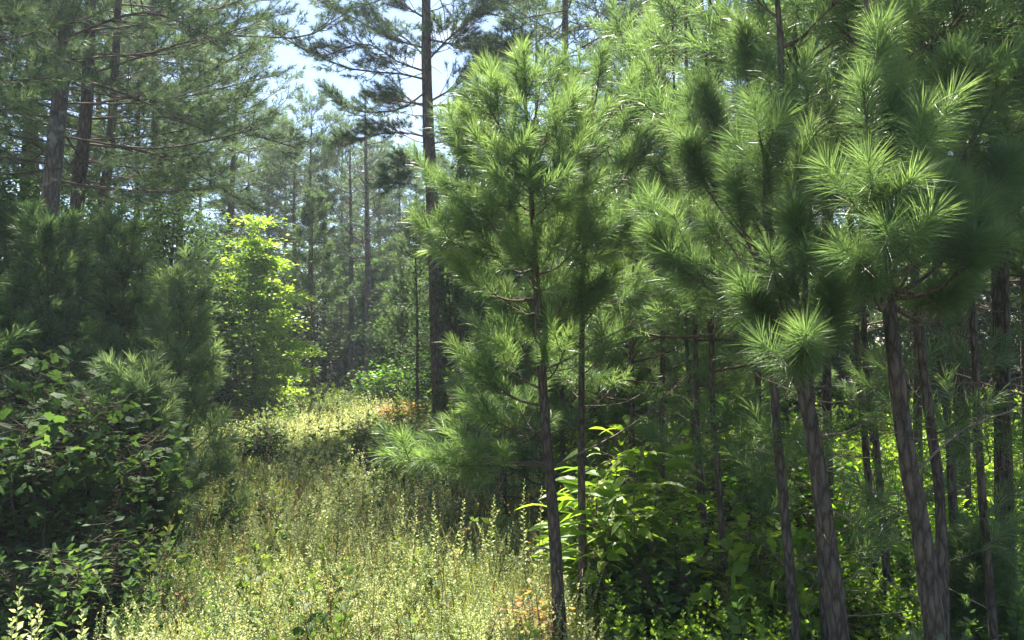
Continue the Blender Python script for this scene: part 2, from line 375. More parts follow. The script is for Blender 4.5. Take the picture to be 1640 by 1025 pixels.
def leafy(name, label, cat, base, H, Rr, mat, n_leaf, size, kind='flat', clumps=60, z0=.12, tiers=False, group=None, shape=1.0, stems=1, flat=.6, tintf=None, clump_r=.3, bark=None):
    """a broad-leaved tree or shrub: stem, limbs to each clump and the leaves round them"""
    bx, by = base; bz = float(ground(bx, by)); b = np.array([bx, by, bz])
    root = thing(name, label, cat, b, group)
    tr = Geo(); cr = Geo(); tops = []
    for k in range(stems):
        o = b+np.array([rng.normal()*.12, rng.normal()*.12, -.1])*(stems > 1)
        e = b+np.array([rng.normal()*Rr*.25*(1+(stems > 1)), rng.normal()*Rr*.25*(1+(stems > 1)), H*.93*(1 if k == 0 else .6+.3*rng.random())])
        m = (o+e)/2+rng.normal(size=3)*.05*H*np.array([1, 1, 0])
        P = curve([o, m, e], 14); tube(tr, P, [H*.017/np.sqrt(stems), H*.009, .006], 8, 0, lump=.04); tops.append(P)
    cs = []
    for c in range(clumps):
        h = z0+(1-z0)*(c+.5)/clumps+rng.normal()*.02
        if tiers: h = z0+(1-z0)*(round((h-z0)/(1-z0)*6.5)/6.5)+rng.normal()*.03
        rr = Rr*(sin(pi*min(1, max(.05, (h-z0)/(1-z0)*.82+.18)))**.6)*shape
        if tiers: rr *= (1-.75*((h-z0)/(1-z0))**2)*(.7+.6*rng.random())
        az = c*2.4+rng.normal()*.5; r_ = rr*(.35+.65*rng.random()**.6)
        p = b+np.array([cos(az)*r_, sin(az)*r_, h*H+rng.normal()*.03*H])
        T = tops[c % stems]; k = int(max(0, min(12, h*13-2-3*r_/max(Rr, .1)))); a = T[k]
        m = (a+p)/2-UP*.05*r_
        tube(cr, [a, m, p], [H*.004, .003], 3, 0, cap=False); cs.append((a, m, p))
    per = max(3, n_leaf//clumps); P, D = [], []
    for a, m, p in cs:
        k = per; cr_ = clump_r*(.7+.6*rng.random())
        off = rng.normal(size=(k, 3))*cr_*np.array([1, 1, .2 if tiers else .7])
        q = p+off; P.append(q); D.append(nrm(off*np.array([1, 1, .3])+rng.normal(size=(k, 3))*cr_*.5-UP*.15*cr_))
        kk = per//4; t = rng.random((kk, 1)); q = m+(p-m)*t+rng.normal(size=(kk, 3))*cr_*.3; P.append(q); D.append(rng.normal(size=(kk, 3)))
    P = np.concatenate(P); D = np.concatenate(D)
    hh = (P[:, 2]-bz)/H
    ti = np.clip(rng.random(len(P))*.6+np.repeat(rng.random(1), len(P))*.1+.25*(hh > .6)*rng.random(len(P)), 0, 1) if tintf is None else tintf(P, len(P))
    leaves(cr, kind, P, D, size*(.6+.7*rng.random(len(P))), 1, ti, flat)
    tr.build('trunk', [bark or M_bark_s], root, b); cr.build('crown', [M_twig, mat], root, b)
    return root

# ---------------------------------------------------------------- the ground
def make_ground():
    xs = np.concatenate([np.linspace(-1500, -40, 12), np.linspace(-36, 36, 110), np.linspace(40, 1500, 12)])
    ys = np.concatenate([np.linspace(-600, -12, 8), np.linspace(-10, 80, 130), np.linspace(90, 2500, 14)])
    X, Yy = np.meshgrid(xs, ys); Z = ground(np.clip(X, -60, 60), np.clip(Yy, -20, 90)); n, m = X.shape
    i = np.arange(n-1)[:, None]*m+np.arange(m-1)[None]
    g = Geo(); g.add(np.stack([X, Yy, Z], -1).reshape(-1, 3), np.stack([i, i+1, i+m+1, i+m], -1).reshape(-1, 4), smooth=True)
    m = bpy.data.materials.new('forest_floor'); m.use_nodes = True; nn = m.node_tree; l = nn.links.new; p = nn.nodes['Principled BSDF']
    tc = nn.nodes.new('ShaderNodeTexCoord'); a = nn.nodes.new('ShaderNodeTexNoise'); a.inputs['Scale'].default_value = .6; a.inputs['Detail'].default_value = 8
    b_ = nn.nodes.new('ShaderNodeTexNoise'); b_.inputs['Scale'].default_value = 22; b_.inputs['Detail'].default_value = 6
    r = nn.nodes.new('ShaderNodeValToRGB'); e = r.color_ramp.elements
    e[0].position = .35; e[0].color = (.07, .045, .025, 1); e[1].position = .7; e[1].color = (.13, .15, .05, 1)
    r2 = nn.nodes.new('ShaderNodeMixRGB'); r2.blend_type = 'MULTIPLY'; r2.inputs[0].default_value = .8
    l(tc.outputs['Object'], a.inputs['Vector']); l(tc.outputs['Object'], b_.inputs['Vector']); l(a.outputs['Fac'], r.inputs['Fac'])
    l(r.outputs['Color'], r2.inputs['Color1']); l(b_.outputs['Color'], r2.inputs['Color2']); l(r2.outputs['Color'], p.inputs['Base Color'])
    bm = nn.nodes.new('ShaderNodeBump'); bm.inputs['Strength'].default_value = 1; bm.inputs['Distance'].default_value = .06
    l(b_.outputs['Fac'], bm.inputs['Height']); l(bm.outputs[0], p.inputs['Normal']); p.inputs['Roughness'].default_value = 1
    o = g.build('ground', [m]); o['kind'] = 'structure'
make_ground()

# ---------------------------------------------------------------- mature pines
def big(name, label, pts, Y, H, r0, z0, Rm, nb, mats=None, nsub=12, sub=.75, nl=.19, n=36, tint=0.0, group=None, cat='pine', elev=(-5, 45), prof=tall, keep=None, manual=(), dead=8, shoot=.4, wd=None, lump=.035, mansub=20):
    k = wd or max(.010, Y*.00068)
    p = Pine(pts, Y, H, r0, nl=nl, wd=k, n=n, two=False, sides=16, mats=mats or (M_bark, M_twig, M_needle_far), sub=sub, lump=lump)
    p.auto(z0, p.H-.2, nb, Rm, prof, elev, nsub, r0=.022, keep=keep, shoot=shoot)
    for pxs in manual:
        a = p.at(W(pxs[0][0], pxs[0][1], Y)[2])
        P = [a]+[W(x, y, Y+d) for x, y, d in pxs[1:]]
        p.branch(P, .032, mansub, first=.15, shoot=shoot*.75, sub=sub*(1.1 if mansub < 25 else .8))
    p.dead(z0*.35, z0+1, dead, .5, 1.8, .014)
    return p.finish(name, label, cat, group, tint=tint)

big('pine_tree', 'leaning pine with pale lichen-flecked bark, foremost of three big trunks',
    [(112, -40), (105, 60), (92, 200), (80, 320), (72, 400)], 14.5, 17, .20, 5.2, 4.7, 66, (M_bark_l, M_twig, M_needle_far), n=56,
    manual=[[(104, 60), (230, 20, -1), (340, 60, -1.5)], [(100, 120), (200, 150, -1), (330, 210, -1)]])
big('pine_tree', 'dark brown pine trunk standing just behind the lichen-flecked leaning one',
    [(140, 150), (128, 280), (118, 400)], 17, 17, .19, 5.5, 4.2, 50, n=50,
    manual=[[(135, 190), (300, 190, 0), (470, 235, .5)], [(133, 230), (260, 250, 0), (400, 330, 0)], [(138, 120), (330, 60, 0), (480, 60, 1), (540, 30, 1)]])
big('pine_tree', 'third of the big left trunks, dark and straight with arching side branches',
    [(180, 190), (174, 260), (165, 330)], 20, 17, .17, 5.8, 3.6, 46, n=44,
    manual=[[(170, 300), (230, 280, 0), (300, 310, 0)], [(178, 180), (320, 150, 0), (440, 120, 0)]])
big('pine_tree', 'tall pine by the clearing with dark column trunk and long arched limbs',
    [(683, -60), (683, 100), (688, 250), (694, 350), (702, 560), (708, 690)], 22, 20, .235, 12.2, 4.6, 84, n=54, sub=1.0, nsub=12, dead=14, mansub=34, wd=.0125,
    manual=[[(687, 128), (640, 118, 0), (560, 110, 0), (480, 75, 0), (430, 45, 0)], [(685, 78), (625, 60, 0), (560, 25, 1), (490, -10, 1)],
            [(686, 95), (660, 70, 1), (610, 30, 2), (570, -20, 2)], [(690, 220), (650, 213, 0), (600, 216, 0), (540, 235, -.5)], [(688, 168), (640, 162, 0), (600, 160, 1)],
            [(684, 62), (730, 72, 0), (790, 82, 0), (830, 70, 0)], [(688, 165), (740, 130, 0), (770, 80, 0)], [(688, 170), (730, 168, 0), (775, 178, 0)], [(685, 100), (720, 60, -1), (770, 20, -1)], [(684, 30), (640, 5, 0), (590, -20, 1)], [(690, 232), (725, 222, 0), (765, 212, 1)], [(689, 145), (640, 175, 1), (575, 178, 1), (530, 150, 1)], [(692, 262), (660, 272, 0), (625, 300, -1)], [(687, 115), (640, 100, -1), (585, 70, -2), (520, 90, -2)]])

big('pine_tree', 'dark heavy pine top above the foremost young pine', [(905, -60), (905, 100), (903, 400)], 23, 18, .2, 10.6, 4.0, 46, n=50, sub=.9, nsub=11, dead=3,
    manual=[[(903, 110), (850, 95, -1), (800, 60, -2)], [(903, 90), (960, 60, -1), (1030, 20, -1)]])
big('pine_tree', 'tall dark pine whose crown fills the sky above the nearest young pines', [(1532, -60), (1535, 100), (1540, 700)], 10, 12, .10, 5.2, 2.6, 46, (M_bark_s, M_twig, M_needle), n=60, nl=.2, sub=.6, nsub=8, dead=6, wd=.008)
big('pine_tree', 'tall dark pine crown beyond the outermost thin stem of the thicket', [(1670, -60), (1665, 100), (1660, 700)], 8.5, 11, .09, 4.4, 2.3, 42, (M_bark_s, M_twig, M_needle), n=60, nl=.2, sub=.6, nsub=8, dead=6, wd=.007)
big('pine_tree', 'unseen pine added out of frame to shade the lobed-leaf bush', [(-210, 0), (-215, 300), (-220, 600)], 10.5, 13.5, .13, 5.2, 3.3, 50, n=44)  # out-of-frame pine added so that its crown darkens the left bush

big('pine_tree', 'tall slim pine added so its high crown shades the near pines around the thin reddish stem', [(1602, -60), (1604, 100), (1606, 700)], 6.8, 9.6, .06, 4.7, 2.1, 44, (M_bark_s, M_twig, M_needle), n=70, nl=.2, sub=.5, nsub=7, dead=6, wd=.006)  # canopy above the frame, added to cast shade on the near pines

# bare-topped pine with thin whippy branches
p = Pine([(585, 150), (586, 250), (589, 400), (590, 520), (590, 622)], 36, 13.4, .19, rtop=.03, nl=.26, wd=.028, n=26, two=False, sides=12, mats=(M_bark_l, M_twig, M_needle_far), sub=.7)
for k in range(26):
    z = 5+8.2*k/26; az = k*2.4; ln = 2.9*(1-.6*(z-5)/8.4)*(.7+.5*rng.random()); a = p.at(z); d = np.array([cos(az), sin(az)*.8, .12+.35*rng.random()])
    tube(p.crown, [a, a+d*ln*.5, a+(d+UP*.35)*ln], [.035, .022, .010], 4, 3, cap=False)
    for q in range(4):
        u = .4+.5*rng.random(); o = a+d*ln*u; d2 = nrm(d+rng.normal(size=3)*.6+UP*.4); tube(p.crown, [o, o+d2*ln*.3], [.014, .006], 3, 3, cap=False)
        if rng.random() < .35: p.shoot(o+d2*ln*.25, d2, .3)
p.finish('bare_pine', 'slender grey pine with a nearly bare top of thin whippy branches', 'pine')

mid = [
 ('dark pine trunk behind the clearing, beside the bare-topped pine', [(562, 350), (563, 610)], 39, 13, .17, 6.5, 2.6, 34),
 ('pine trunk rising behind the lime-leaved tree, with spreading dark limbs', [(372, 290), (364, 440)], 35.5, 15.8, .22, 6.4, 3.4, 44),
 ('short dark pine trunk at the back edge of the clearing beside the lime-leaved tree', [(472, 420), (469, 600)], 38, 12.6, .15, 6.0, 2.6, 36),
 ('dark pine trunk close behind the thin young pine that stands in the clearing', [(497, 380), (494, 605)], 40, 14.6, .15, 6.6, 2.5, 36),
 ('pine with a full rounded crown under the open patch of sky', [(430, 300), (428, 560)], 44, 15.2, .17, 6.5, 3.0, 44),
 ('pine of middle height filling the gap between the bare-topped pine and the dark column trunk', [(640, 330), (645, 600)], 42, 12.2, .15, 4.5, 2.6, 42),
]
protos = []
for lb, pts, Y, H, r0, z0, Rm, nb in mid:
    protos.append(big('pine_tree', lb, pts, Y, H, r0, z0, Rm, nb, n=20, nl=.26, nsub=8, tint=.08, wd=.026))

# copies stand farther back and to both sides
def put(px, Y, proto, label, group=None, sc=1.0, rot=None):
    x = W(px, 560, Y)[0]; return dup(proto, label, (x, Y, float(ground(x, Y))), rng.random()*6.3 if rot is None else rot, sc, group)
G1 = 'pines of the wood behind the clearing'
back = [(-260, 24, 1, 1.2), (-120, 27, 4, 1.2), (-40, 21, 4, 1.15), (30, 26, 0, 1.3), (60, 33, 1, 1.3), (150, 30, 4, 1.15), (215, 34, 2, 1.35), (260, 27, 1, 1.05), (285, 36, 4, 1.2), (320, 54, 0, 1.35),
        (395, 48, 3, 1.1), (455, 52, 5, 1.25), (520, 50, 2, 1.1), (545, 58, 4, 1.1), (610, 55, 5, 1.3), (665, 60, 3, 1.15), (725, 48, 5, 1.1), (760, 40, 4, .95), (860, 34, 4, 1.15), (960, 30, 1, 1.2),
        (1050, 33, 0, 1.25), (1140, 28, 4, 1.2), (1230, 30, 1, 1.2), (1330, 27, 4, 1.1), (1430, 32, 0, 1.3), (1520, 26, 2, 1.25), (1610, 30, 4, 1.2), (1720, 26, 1, 1.1), (1850, 30, 0, 1.2)]
for px, Y, pi_, sc in back:
    side = 'left of the clearing' if px < 440 else ('behind the far end of the clearing' if px < 740 else 'behind the young pine thicket')
    put(px, Y, protos[pi_], 'tall pine deep in the wood ' + side, G1+(', left side' if px < 440 else (', far end' if px < 740 else ', right side')), sc)

# ---------------------------------------------------------------- broad-leaved trees of the wood
broadA = leafy('leafy_tree', 'dark leafy tree in shade right behind the tall column trunk', 'tree', (W(812, 560, 23.5)[0], 23.5), 8.8, 1.75, M_broad, 14000, .13, 'flat', 110, .06, clump_r=.38)
broadB = leafy('leafy_tree', 'dark leafy understory tree left of the lime-leaved tree, under the big pines', 'tree', (W(255, 560, 24)[0], 24), 6.4, 2.6, M_broad, 13000, .14, 'flat', 100, .05, clump_r=.42)
broadC = leafy('leafy_tree', 'small leafy tree with pale sunlit sprays between the bare-topped pine and the column trunk', 'tree', (W(650, 560, 33)[0], 33), 5.2, 1.9, M_broad, 8000, .15, 'flat', 80, .03, clump_r=.36, tiers=True)
G2 = 'leafy understory trees'
for px, Y, pr, sc in [(-150, 22, broadA, 1), (-30, 19, broadB, 1.05), (60, 23, broadA, .8), (150, 22, broadB, .95), (330, 31, broadA, .8), (400, 42, broadB, 1.2), (460, 46, broadC, 1.3), (520, 45, broadB, 1.1), (560, 50, broadA, 1.1), (600, 43, broadC, 1.35),
                      (640, 48, broadB, 1.3), (690, 38, broadC, 1.3), (735, 30, broadA, .9), (760, 26, broadB, .9), (850, 27, broadB, 1.0), (900, 20, broadC, 1.2), (960, 24, broadA, .9), (1060, 27, broadB, 1.1), (1150, 24, broadC, 1.3),
                      (1240, 27, broadB, 1.1), (1340, 24, broadC, 1.2), (1450, 27, broadB, 1.1), (1550, 24, broadC, 1.3), (1650, 22, broadB, 1.1), (1780, 22, broadB, 1.1)]:
    side = 'left of the clearing' if px < 440 else ('at the far end of the clearing' if px < 740 else 'behind the young pine thicket')
    put(px, Y, pr, 'leafy understory tree ' + side, G2+(', left side' if px < 440 else (', far end' if px < 740 else ', right side')), sc)

def limef(P, n): return np.clip(.45+.35*rng.random(n)+.15*np.sin(P[:, 2]*5+P[:, 0]*2), 0, 1)
leafy('leafy_tree', 'lime-green young tree glowing in the sun at the left edge of the clearing', 'tree', (W(408, 560, 27)[0], 27), 5.7, 2.0, M_lime, 17000, .15, 'flat', 64, .10, tiers=True, clump_r=.34, flat=.7, tintf=limef)
leafy('leafy_tree', 'shorter yellow-green sapling leaning out from the lime-green tree towards the wood', 'tree', (W(345, 560, 25)[0], 25), 4.3, 1.3, M_lime, 7000, .13, 'flat', 34, .15, tiers=True, clump_r=.34, flat=.7)
leafy('leafy_tree', 'small yellow-green tree peeking out between the lime-green tree and the soft young pine', 'tree', (W(262, 560, 21)[0], 21), 4.4, 1.0, M_lime, 3000, .11, 'flat', 40, .15, tiers=True, clump_r=.22, flat=.75)
leafy('leafy_tree', 'pale leafy treetop showing behind the foremost young pine, beside the column trunk', 'tree', (W(775, 560, 17)[0], 17.5), 7.4, 1.0, M_broad, 5000, .11, 'flat', 60, .35, clump_r=.25)

def far_wood():
    g = Geo()
    for k in range(1500):
        x = rng.uniform(-75, 75); y = rng.uniform(62, 78); z = rng.random()**.8*11
        c = np.array([x, y, z]); k2 = 26; off = rng.normal(size=(k2, 3))*np.array([1.1, 1.0, .8])
        leaves(g, 'flat', c+off, off+rng.normal(size=(k2, 3)), .5, 0, np.clip(rng.random(k2)*.7, 0, 1), .4)
    o = g.build('distant_wood', [M_broad]); o['kind'] = 'stuff'; o['label'] = 'far-off wood closing the view behind the trunks'; o['category'] = 'wood'
far_wood()

# ---------------------------------------------------------------- the foremost young pines
K = Pine([(838, 125), (844, 190), (850, 300), (862, 500), (875, 700), (888, 850), (898, 1040)], 6.2, 4.3, .054, rtop=.006, nl=.17, wd=.0040, n=185, sides=14, sub=.36)
for att, tip, ns in [(230, (803, 140, .1), 4), (220, (838, 115, 0), 3), (230, (866, 130, -.1), 4), (250, (905, 165, .1), 4), (260, (780, 165, -.2), 6), (300, (735, 235, -.1), 7), (310, (760, 200, .3), 5), (280, (880, 200, -.5), 6),
                     (300, (935, 200, .2), 6), (350, (920, 250, -.5), 6), (380, (700, 300, .2), 7), (400, (705, 380, -.3), 7), (340, (800, 260, -.7), 6), (360, (850, 300, -.9), 6), (420, (780, 350, -.5), 6), (400, (950, 330, .4), 6),
                     (440, (930, 390, -.3), 5), (470, (850, 420, -.6), 5), (480, (760, 455, .0), 4), (500, (820, 470, .7), 6), (430, (800, 400, .8), 6), (380, (900, 340, .9), 7), (530, (905, 480, .3), 5),
                     (625, (800, 560, -.1), 5), (610, (830, 545, .3), 4), (650, (775, 600, 0), 6), (690, (785, 670, .1), 6), (560, (850, 500, .6), 5), (700, (830, 650, .5), 5), (610, (905, 560, -.4), 3)]:
    K.pix(att, tip, .011, ns)
K.pix(742, (655, 738, -.6), .014, 8, arch=.0, first=.35, up=.7, sub=.32)
K.pix(745, (735, 745, -.7), .011, 5, arch=.0, first=.35, up=.7, sub=.3)
K.bare([(868, 590), (905, 578, .1), (970, 540, .3), (1060, 498, .6)], .010, twigs=7)
K.bare([(885, 752), (935, 722, .1), (1000, 690, .3), (1060, 640, .5), (1110, 590, .8)], .009, twigs=7)
K.bare([(890, 885), (870, 878, -.1), (845, 885, -.2), (822, 905, -.3)], .008, twigs=3)
K.bare([(895, 950), (930, 930, .1), (975, 900, .1)], .006, twigs=2)
K.bare([(865, 480), (840, 478, 0), (810, 478, -.1)], .006, twigs=2)
K.bare([(875, 700), (895, 690, 0), (925, 668, -.2)], .006, twigs=2)
K.finish('young_pine', 'foremost young pine with feathery bright crown and one low branch reaching over the clearing', 'pine', tint=.16)

L = Pine([(950, 130), (947, 190), (940, 300), (933, 480), (931, 700), (934, 1000)], 6.9, 4.6, .040, rtop=.006, nl=.17, wd=.0042, n=150, sub=.36)
for att, tip, ns in [(200, (915, 150, 0), 4), (190, (960, 120, 0), 4), (220, (1000, 140, .2), 5), (250, (900, 190, .3), 5), (260, (1010, 180, .1), 6), (300, (890, 240, .2), 5), (330, (1020, 260, -.2), 7), (380, (900, 330, -.2), 5), (400, (1000, 350, .3), 6),
                     (430, (960, 390, -.5), 6), (480, (890, 430, .2), 5), (520, (960, 470, -.3), 6), (500, (990, 450, .5), 6), (560, (905, 520, -.2), 4), (600, (965, 560, .1), 4), (640, (905, 600, .3), 4)]:
    L.pix(att, tip, .010, ns)
L.bare([(931, 650), (965, 650, .1), (1010, 640, .3), (1060, 610, .4)], .008)
L.bare([(931, 760), (960, 745, .1), (1030, 720, .3), (1075, 715, .4)], .008)
L.dead(.3, 2.4, 8, .2, .5, .004)
L.finish('young_pine', 'thin straight young pine standing right beside the foremost one', 'pine', tint=.08)

# the big-tufted ones at the right, closest to the camera
Mt = Pine([(1250, 200), (1262, 400), (1278, 560), (1305, 720), (1330, 900), (1345, 1040)], 4.5, 4.45, .062, rtop=.01, nl=.165, wd=.0028, n=260, sides=16)
for att, tip, ns in [(330, (1232, 130, -.1), 3), (300, (1290, 170, .2), 2), (400, (1215, 210, -.4), 3), (420, (1180, 300, .1), 4), (430, (1110, 240, .5), 5), (400, (1120, 170, .6), 5), (380, (1190, 90, .8), 5), (480, (1050, 360, .2), 6), (500, (1090, 430, 0), 5),
                     (540, (1190, 500, -.1), 3), (560, (1330, 470, -.7), 3), (590, (1290, 560, -1.0), 2), (520, (1240, 440, -.6), 3), (480, (1300, 330, -.5), 3), (440, (1350, 300, .3), 4), (520, (1370, 420, .4), 4), (460, (1140, 350, .7), 5), (420, (1260, 250, .6), 4)]:
    Mt.pix(att, tip, .012, max(1, ns-1), sub=.26, shoot=.26, first=.55)
for att, a, b, m in [(400, (1222, 330, -.3), (1238, 165, -.3), 3), (400, (1262, 330, -.2), (1300, 205, -.1), 2), (470, (1190, 370, -.1), (1175, 265, -.1), 2), (540, (1325, 560, -.6), (1335, 455, -.75), 3), (580, (1270, 600, -.8), (1290, 540, -1.0), 2),
                    (540, (1240, 520, -.4), (1195, 470, -.5), 2), (470, (1090, 420, .1), (1040, 375, 0), 2), (430, (1130, 300, .4), (1100, 225, .3), 2), (400, (1150, 220, .6), (1125, 130, .6), 2), (380, (1200, 130, .7), (1190, 40, .7), 2), (520, (1290, 440, -.5), (1270, 330, -.6), 2)]:
    Mt.tuft(att, a, b, m)
Mt.auto(3.9, 4.4, 2, .35, cone, (20, 60), 4, r0=.014)
Mt.dead(.3, 2.4, 12, .2, .7, .005)
Mt.bare([(1262, 430), (1225, 420, 0), (1180, 385, .1)], .012, twigs=3)
Mt.bare([(1300, 700), (1360, 690, -.2), (1420, 655, -.3)], .008, twigs=4)
Mt.finish('young_pine', 'near young pine with a gnarled brown stem and big upright bottle-brush tufts', 'pine', tint=.05, open_=1.35, droop=.03)

Nt = Pine([(1405, 330), (1425, 500), (1448, 700), (1475, 850), (1500, 1040)], 4.0, 4.15, .060, rtop=.01, nl=.165, wd=.0026, n=320, sides=16)
for att, tip, ns in [(430, (1468, 235, -.5), 3), (400, (1500, 250, -.1), 3), (420, (1395, 300, -.6), 3), (460, (1420, 400, -.7), 3), (440, (1520, 380, -.2), 3), (380, (1420, 150, .3), 4), (400, (1330, 250, .5), 4), (480, (1590, 300, .1), 4), (480, (1560, 420, -.3), 3),
                     (490, (1350, 430, .2), 3), (380, (1520, 130, .4), 4), (360, (1600, 150, .3), 4), (490, (1480, 480, .3), 3)]:
    Nt.pix(att, tip, .012, max(1, ns-1), sub=.26, shoot=.28, first=.6)
for att, a, b, m in [(450, (1458, 420, -.45), (1475, 270, -.5), 4), (450, (1440, 380, -.5), (1405, 310, -.55), 2), (440, (1480, 380, -.3), (1520, 290, -.3), 2), (430, (1415, 260, .1), (1425, 140, .1), 3), (420, (1392, 240, -.35), (1380, 130, -.35), 1), (400, (1400, 130, -.3), (1415, 40, -.3), 1), (470, (1400, 470, -.4), (1370, 410, -.5), 2),
                    (460, (1540, 430, -.1), (1570, 350, -.2), 2), (440, (1590, 330, .2), (1612, 250, .2), 3), (430, (1510, 180, .3), (1530, 80, .3), 2), (480, (1500, 490, .2), (1540, 450, .2), 2)]:
    Nt.tuft(att, a, b, m)
Nt.auto(3.9, 4.1, 1, .3, cone, (15, 60), 4, r0=.014)
Nt.dead(.3, 2.3, 14, .2, .8, .005)
Nt.bare([(1428, 535), (1455, 525, -.1), (1490, 515, -.2)], .010, twigs=2)
Nt.bare([(1470, 760), (1540, 690, .2), (1600, 665, .3), (1680, 640, .5)], .007, twigs=8)
Nt.finish('young_pine', 'nearest young pine with furrowed bark and a sunlit tuft like a large pompom', 'pine', tint=.05, open_=1.4, droop=.03)

rp = [  # px points top-down, Y, H, r, label
 ([(1468, 480), (1485, 640), (1505, 800), (1512, 1040)], 5.0, 6.4, .045, 'slim pine stem crossing close behind the nearest furrowed one'),
 ([(1500, 480), (1520, 700), (1535, 1000)], 6.4, 7.0, .045, 'slim pine second behind the nearest furrowed one, in deep shade'),
 ([(1558, 500), (1570, 750), (1590, 1000)], 5.4, 6.4, .035, 'thin reddish pine stem leaning slightly, near the edge of the thicket'),
 ([(1612, 450), (1615, 700), (1625, 1000)], 6.6, 7.0, .036, 'outermost thin pine stem of the thicket, crossed by dead boughs'),
 ([(1240, 620), (1255, 800), (1275, 1040)], 5.6, 6.6, .046, 'straight dark pine stem beside the gnarled brown one'),
 ([(1300, 640), (1310, 800), (1322, 1040)], 5.9, 6.8, .034, 'thin pine stem nearly hidden behind the gnarled brown one'),
 ([(1372, 540), (1385, 700), (1402, 900)], 7.6, 7.2, .045, 'dark pine stem of a crossing pair between the two nearest pines, the left one'),
 ([(1385, 560), (1400, 680), (1415, 850)], 7.2, 7.0, .040, 'dark pine stem of a crossing pair between the two nearest pines, the bent one'),
 ([(1112, 480), (1118, 700), (1142, 1000)], 7.6, 6.4, .034, 'slender pine stem behind the chestnut-leaved shrub, the paler one'),
 ([(1140, 600), (1150, 760), (1166, 1010)], 7.0, 6.0, .036, 'slender pine stem with a slight lean just beyond the chestnut-leaved shrub'),
 ([(1106, 640), (1125, 820), (1135, 1000)], 8.6, 6.2, .034, 'thin dark pine stem paired tightly with the paler slender one'),
 ([(1010, 300), (1012, 700)], 9.5, 6.2, .05, 'soft green young pine in full sun behind the pair of foremost stems'),
 ([(1065, 250), (1060, 700)], 10.5, 6.8, .055, 'taller sunlit young pine over the chestnut-leaved shrub'),
 ([(1210, 300), (1215, 700)], 9.5, 7.4, .055, 'shaded young pine filling the space over the slender stems'),
 ([(1320, 100), (1325, 700)], 8.8, 8.6, .07, 'dark tall young pine behind the big bottle-brush tufts'),
 ([(1590, 200), (1600, 700)], 8.2, 8.4, .07, 'dark tall young pine behind the thin reddish stem'),
 ([(1465, 200), (1470, 700)], 9.4, 9.0, .07, 'dark tall young pine behind the pompom tuft'),
]
yp = []
for i, (pts, Y, H, r, lb) in enumerate(rp):
    p = Pine(pts, Y, H, r*.82, rtop=.01, nl=.19, wd=.0036+.0003*Y, n=62, sides=12)
    low = .50 if i < 8 else .36
    if i in (11, 12): low = .22
    p.auto(p.H*low, p.H-.1, 9 if i in (4, 8) else 16 if i < 11 else (44 if i in (11, 12) else 24), .95 if i < 11 else 1.3, cone, (5, 60), 6, r0=.014, sub=.42)
    p.dead(.3, p.H*low+.3, 22, .2, .9, .003)
    if i < 11: p.auto(.9, 2.7, 5, .6, lambda h: .8, (0, 25), 4, r0=.006, sub=.3)
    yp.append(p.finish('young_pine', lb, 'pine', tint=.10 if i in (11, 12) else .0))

G3 = 'slim pines massed at the back of the thicket'
for px, Y, k, sc in [(1400, 12.5, 9, 1.2), 
                     (1560, 12, 16, 1), (1640, 11, 15, 1), (1720, 9, 13, 1), (1790, 7, 15, 1), (1850, 9, 16, 1), (1110, 19, 12, 1.2), (1600, 17, 16, 1.1), (980, 20, 12, 1.1), (1210, 18, 13, 1.1), (1140, 12, 11, .95), (1215, 13.5, 12, .9), (960, 12.5, 11, .8),
                     (1800, 5, 14, 1), (2000, 6.5, 13, 1)]:
    put(px, Y, yp[k], 'slim young pine massed with others behind the thicket stems', G3, sc)

# soft young pines at the left of the clearing
def soft(pts, Y, H, r, lb, Rm=1.3, low=.04, n=95, tint=.05, mats=None, nb=34):
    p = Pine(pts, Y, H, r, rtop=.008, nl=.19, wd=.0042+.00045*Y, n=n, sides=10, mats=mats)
    p.auto(p.H*low, p.H-.1, nb, Rm, cone, (5, 65), 6, r0=.012, sub=.40, curl=.7)
    return p.finish('young_pine', lb, 'pine', tint=tint)
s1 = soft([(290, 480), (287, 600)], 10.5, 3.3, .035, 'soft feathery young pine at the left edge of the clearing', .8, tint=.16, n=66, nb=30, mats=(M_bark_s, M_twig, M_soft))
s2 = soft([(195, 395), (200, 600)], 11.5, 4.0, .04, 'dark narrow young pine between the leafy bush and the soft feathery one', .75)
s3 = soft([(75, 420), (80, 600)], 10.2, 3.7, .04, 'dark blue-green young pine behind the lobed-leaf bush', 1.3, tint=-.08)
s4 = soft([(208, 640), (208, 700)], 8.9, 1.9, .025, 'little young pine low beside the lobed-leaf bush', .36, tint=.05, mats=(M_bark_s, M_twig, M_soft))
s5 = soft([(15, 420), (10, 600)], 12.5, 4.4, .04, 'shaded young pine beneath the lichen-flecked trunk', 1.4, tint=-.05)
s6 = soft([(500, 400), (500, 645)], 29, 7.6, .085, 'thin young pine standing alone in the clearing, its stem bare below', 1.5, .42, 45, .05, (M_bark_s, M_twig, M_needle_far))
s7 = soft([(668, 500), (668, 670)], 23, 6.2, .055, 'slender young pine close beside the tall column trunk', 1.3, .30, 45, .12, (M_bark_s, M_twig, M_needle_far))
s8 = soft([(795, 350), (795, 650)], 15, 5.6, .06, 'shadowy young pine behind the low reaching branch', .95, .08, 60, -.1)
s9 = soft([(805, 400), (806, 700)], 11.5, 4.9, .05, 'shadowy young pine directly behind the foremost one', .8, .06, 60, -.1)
put(-110, 9, s3, 'dark young pine beyond the edge of the lobed-leaf bush', None, 1.15)
put(130, 14.5, s2, 'young pine in shade at the foot of the big trunks', None, 1.1)
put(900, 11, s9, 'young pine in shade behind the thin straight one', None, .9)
put(630, 35, s7, 'hazy green young pine left of the column trunk', None, 1.1)
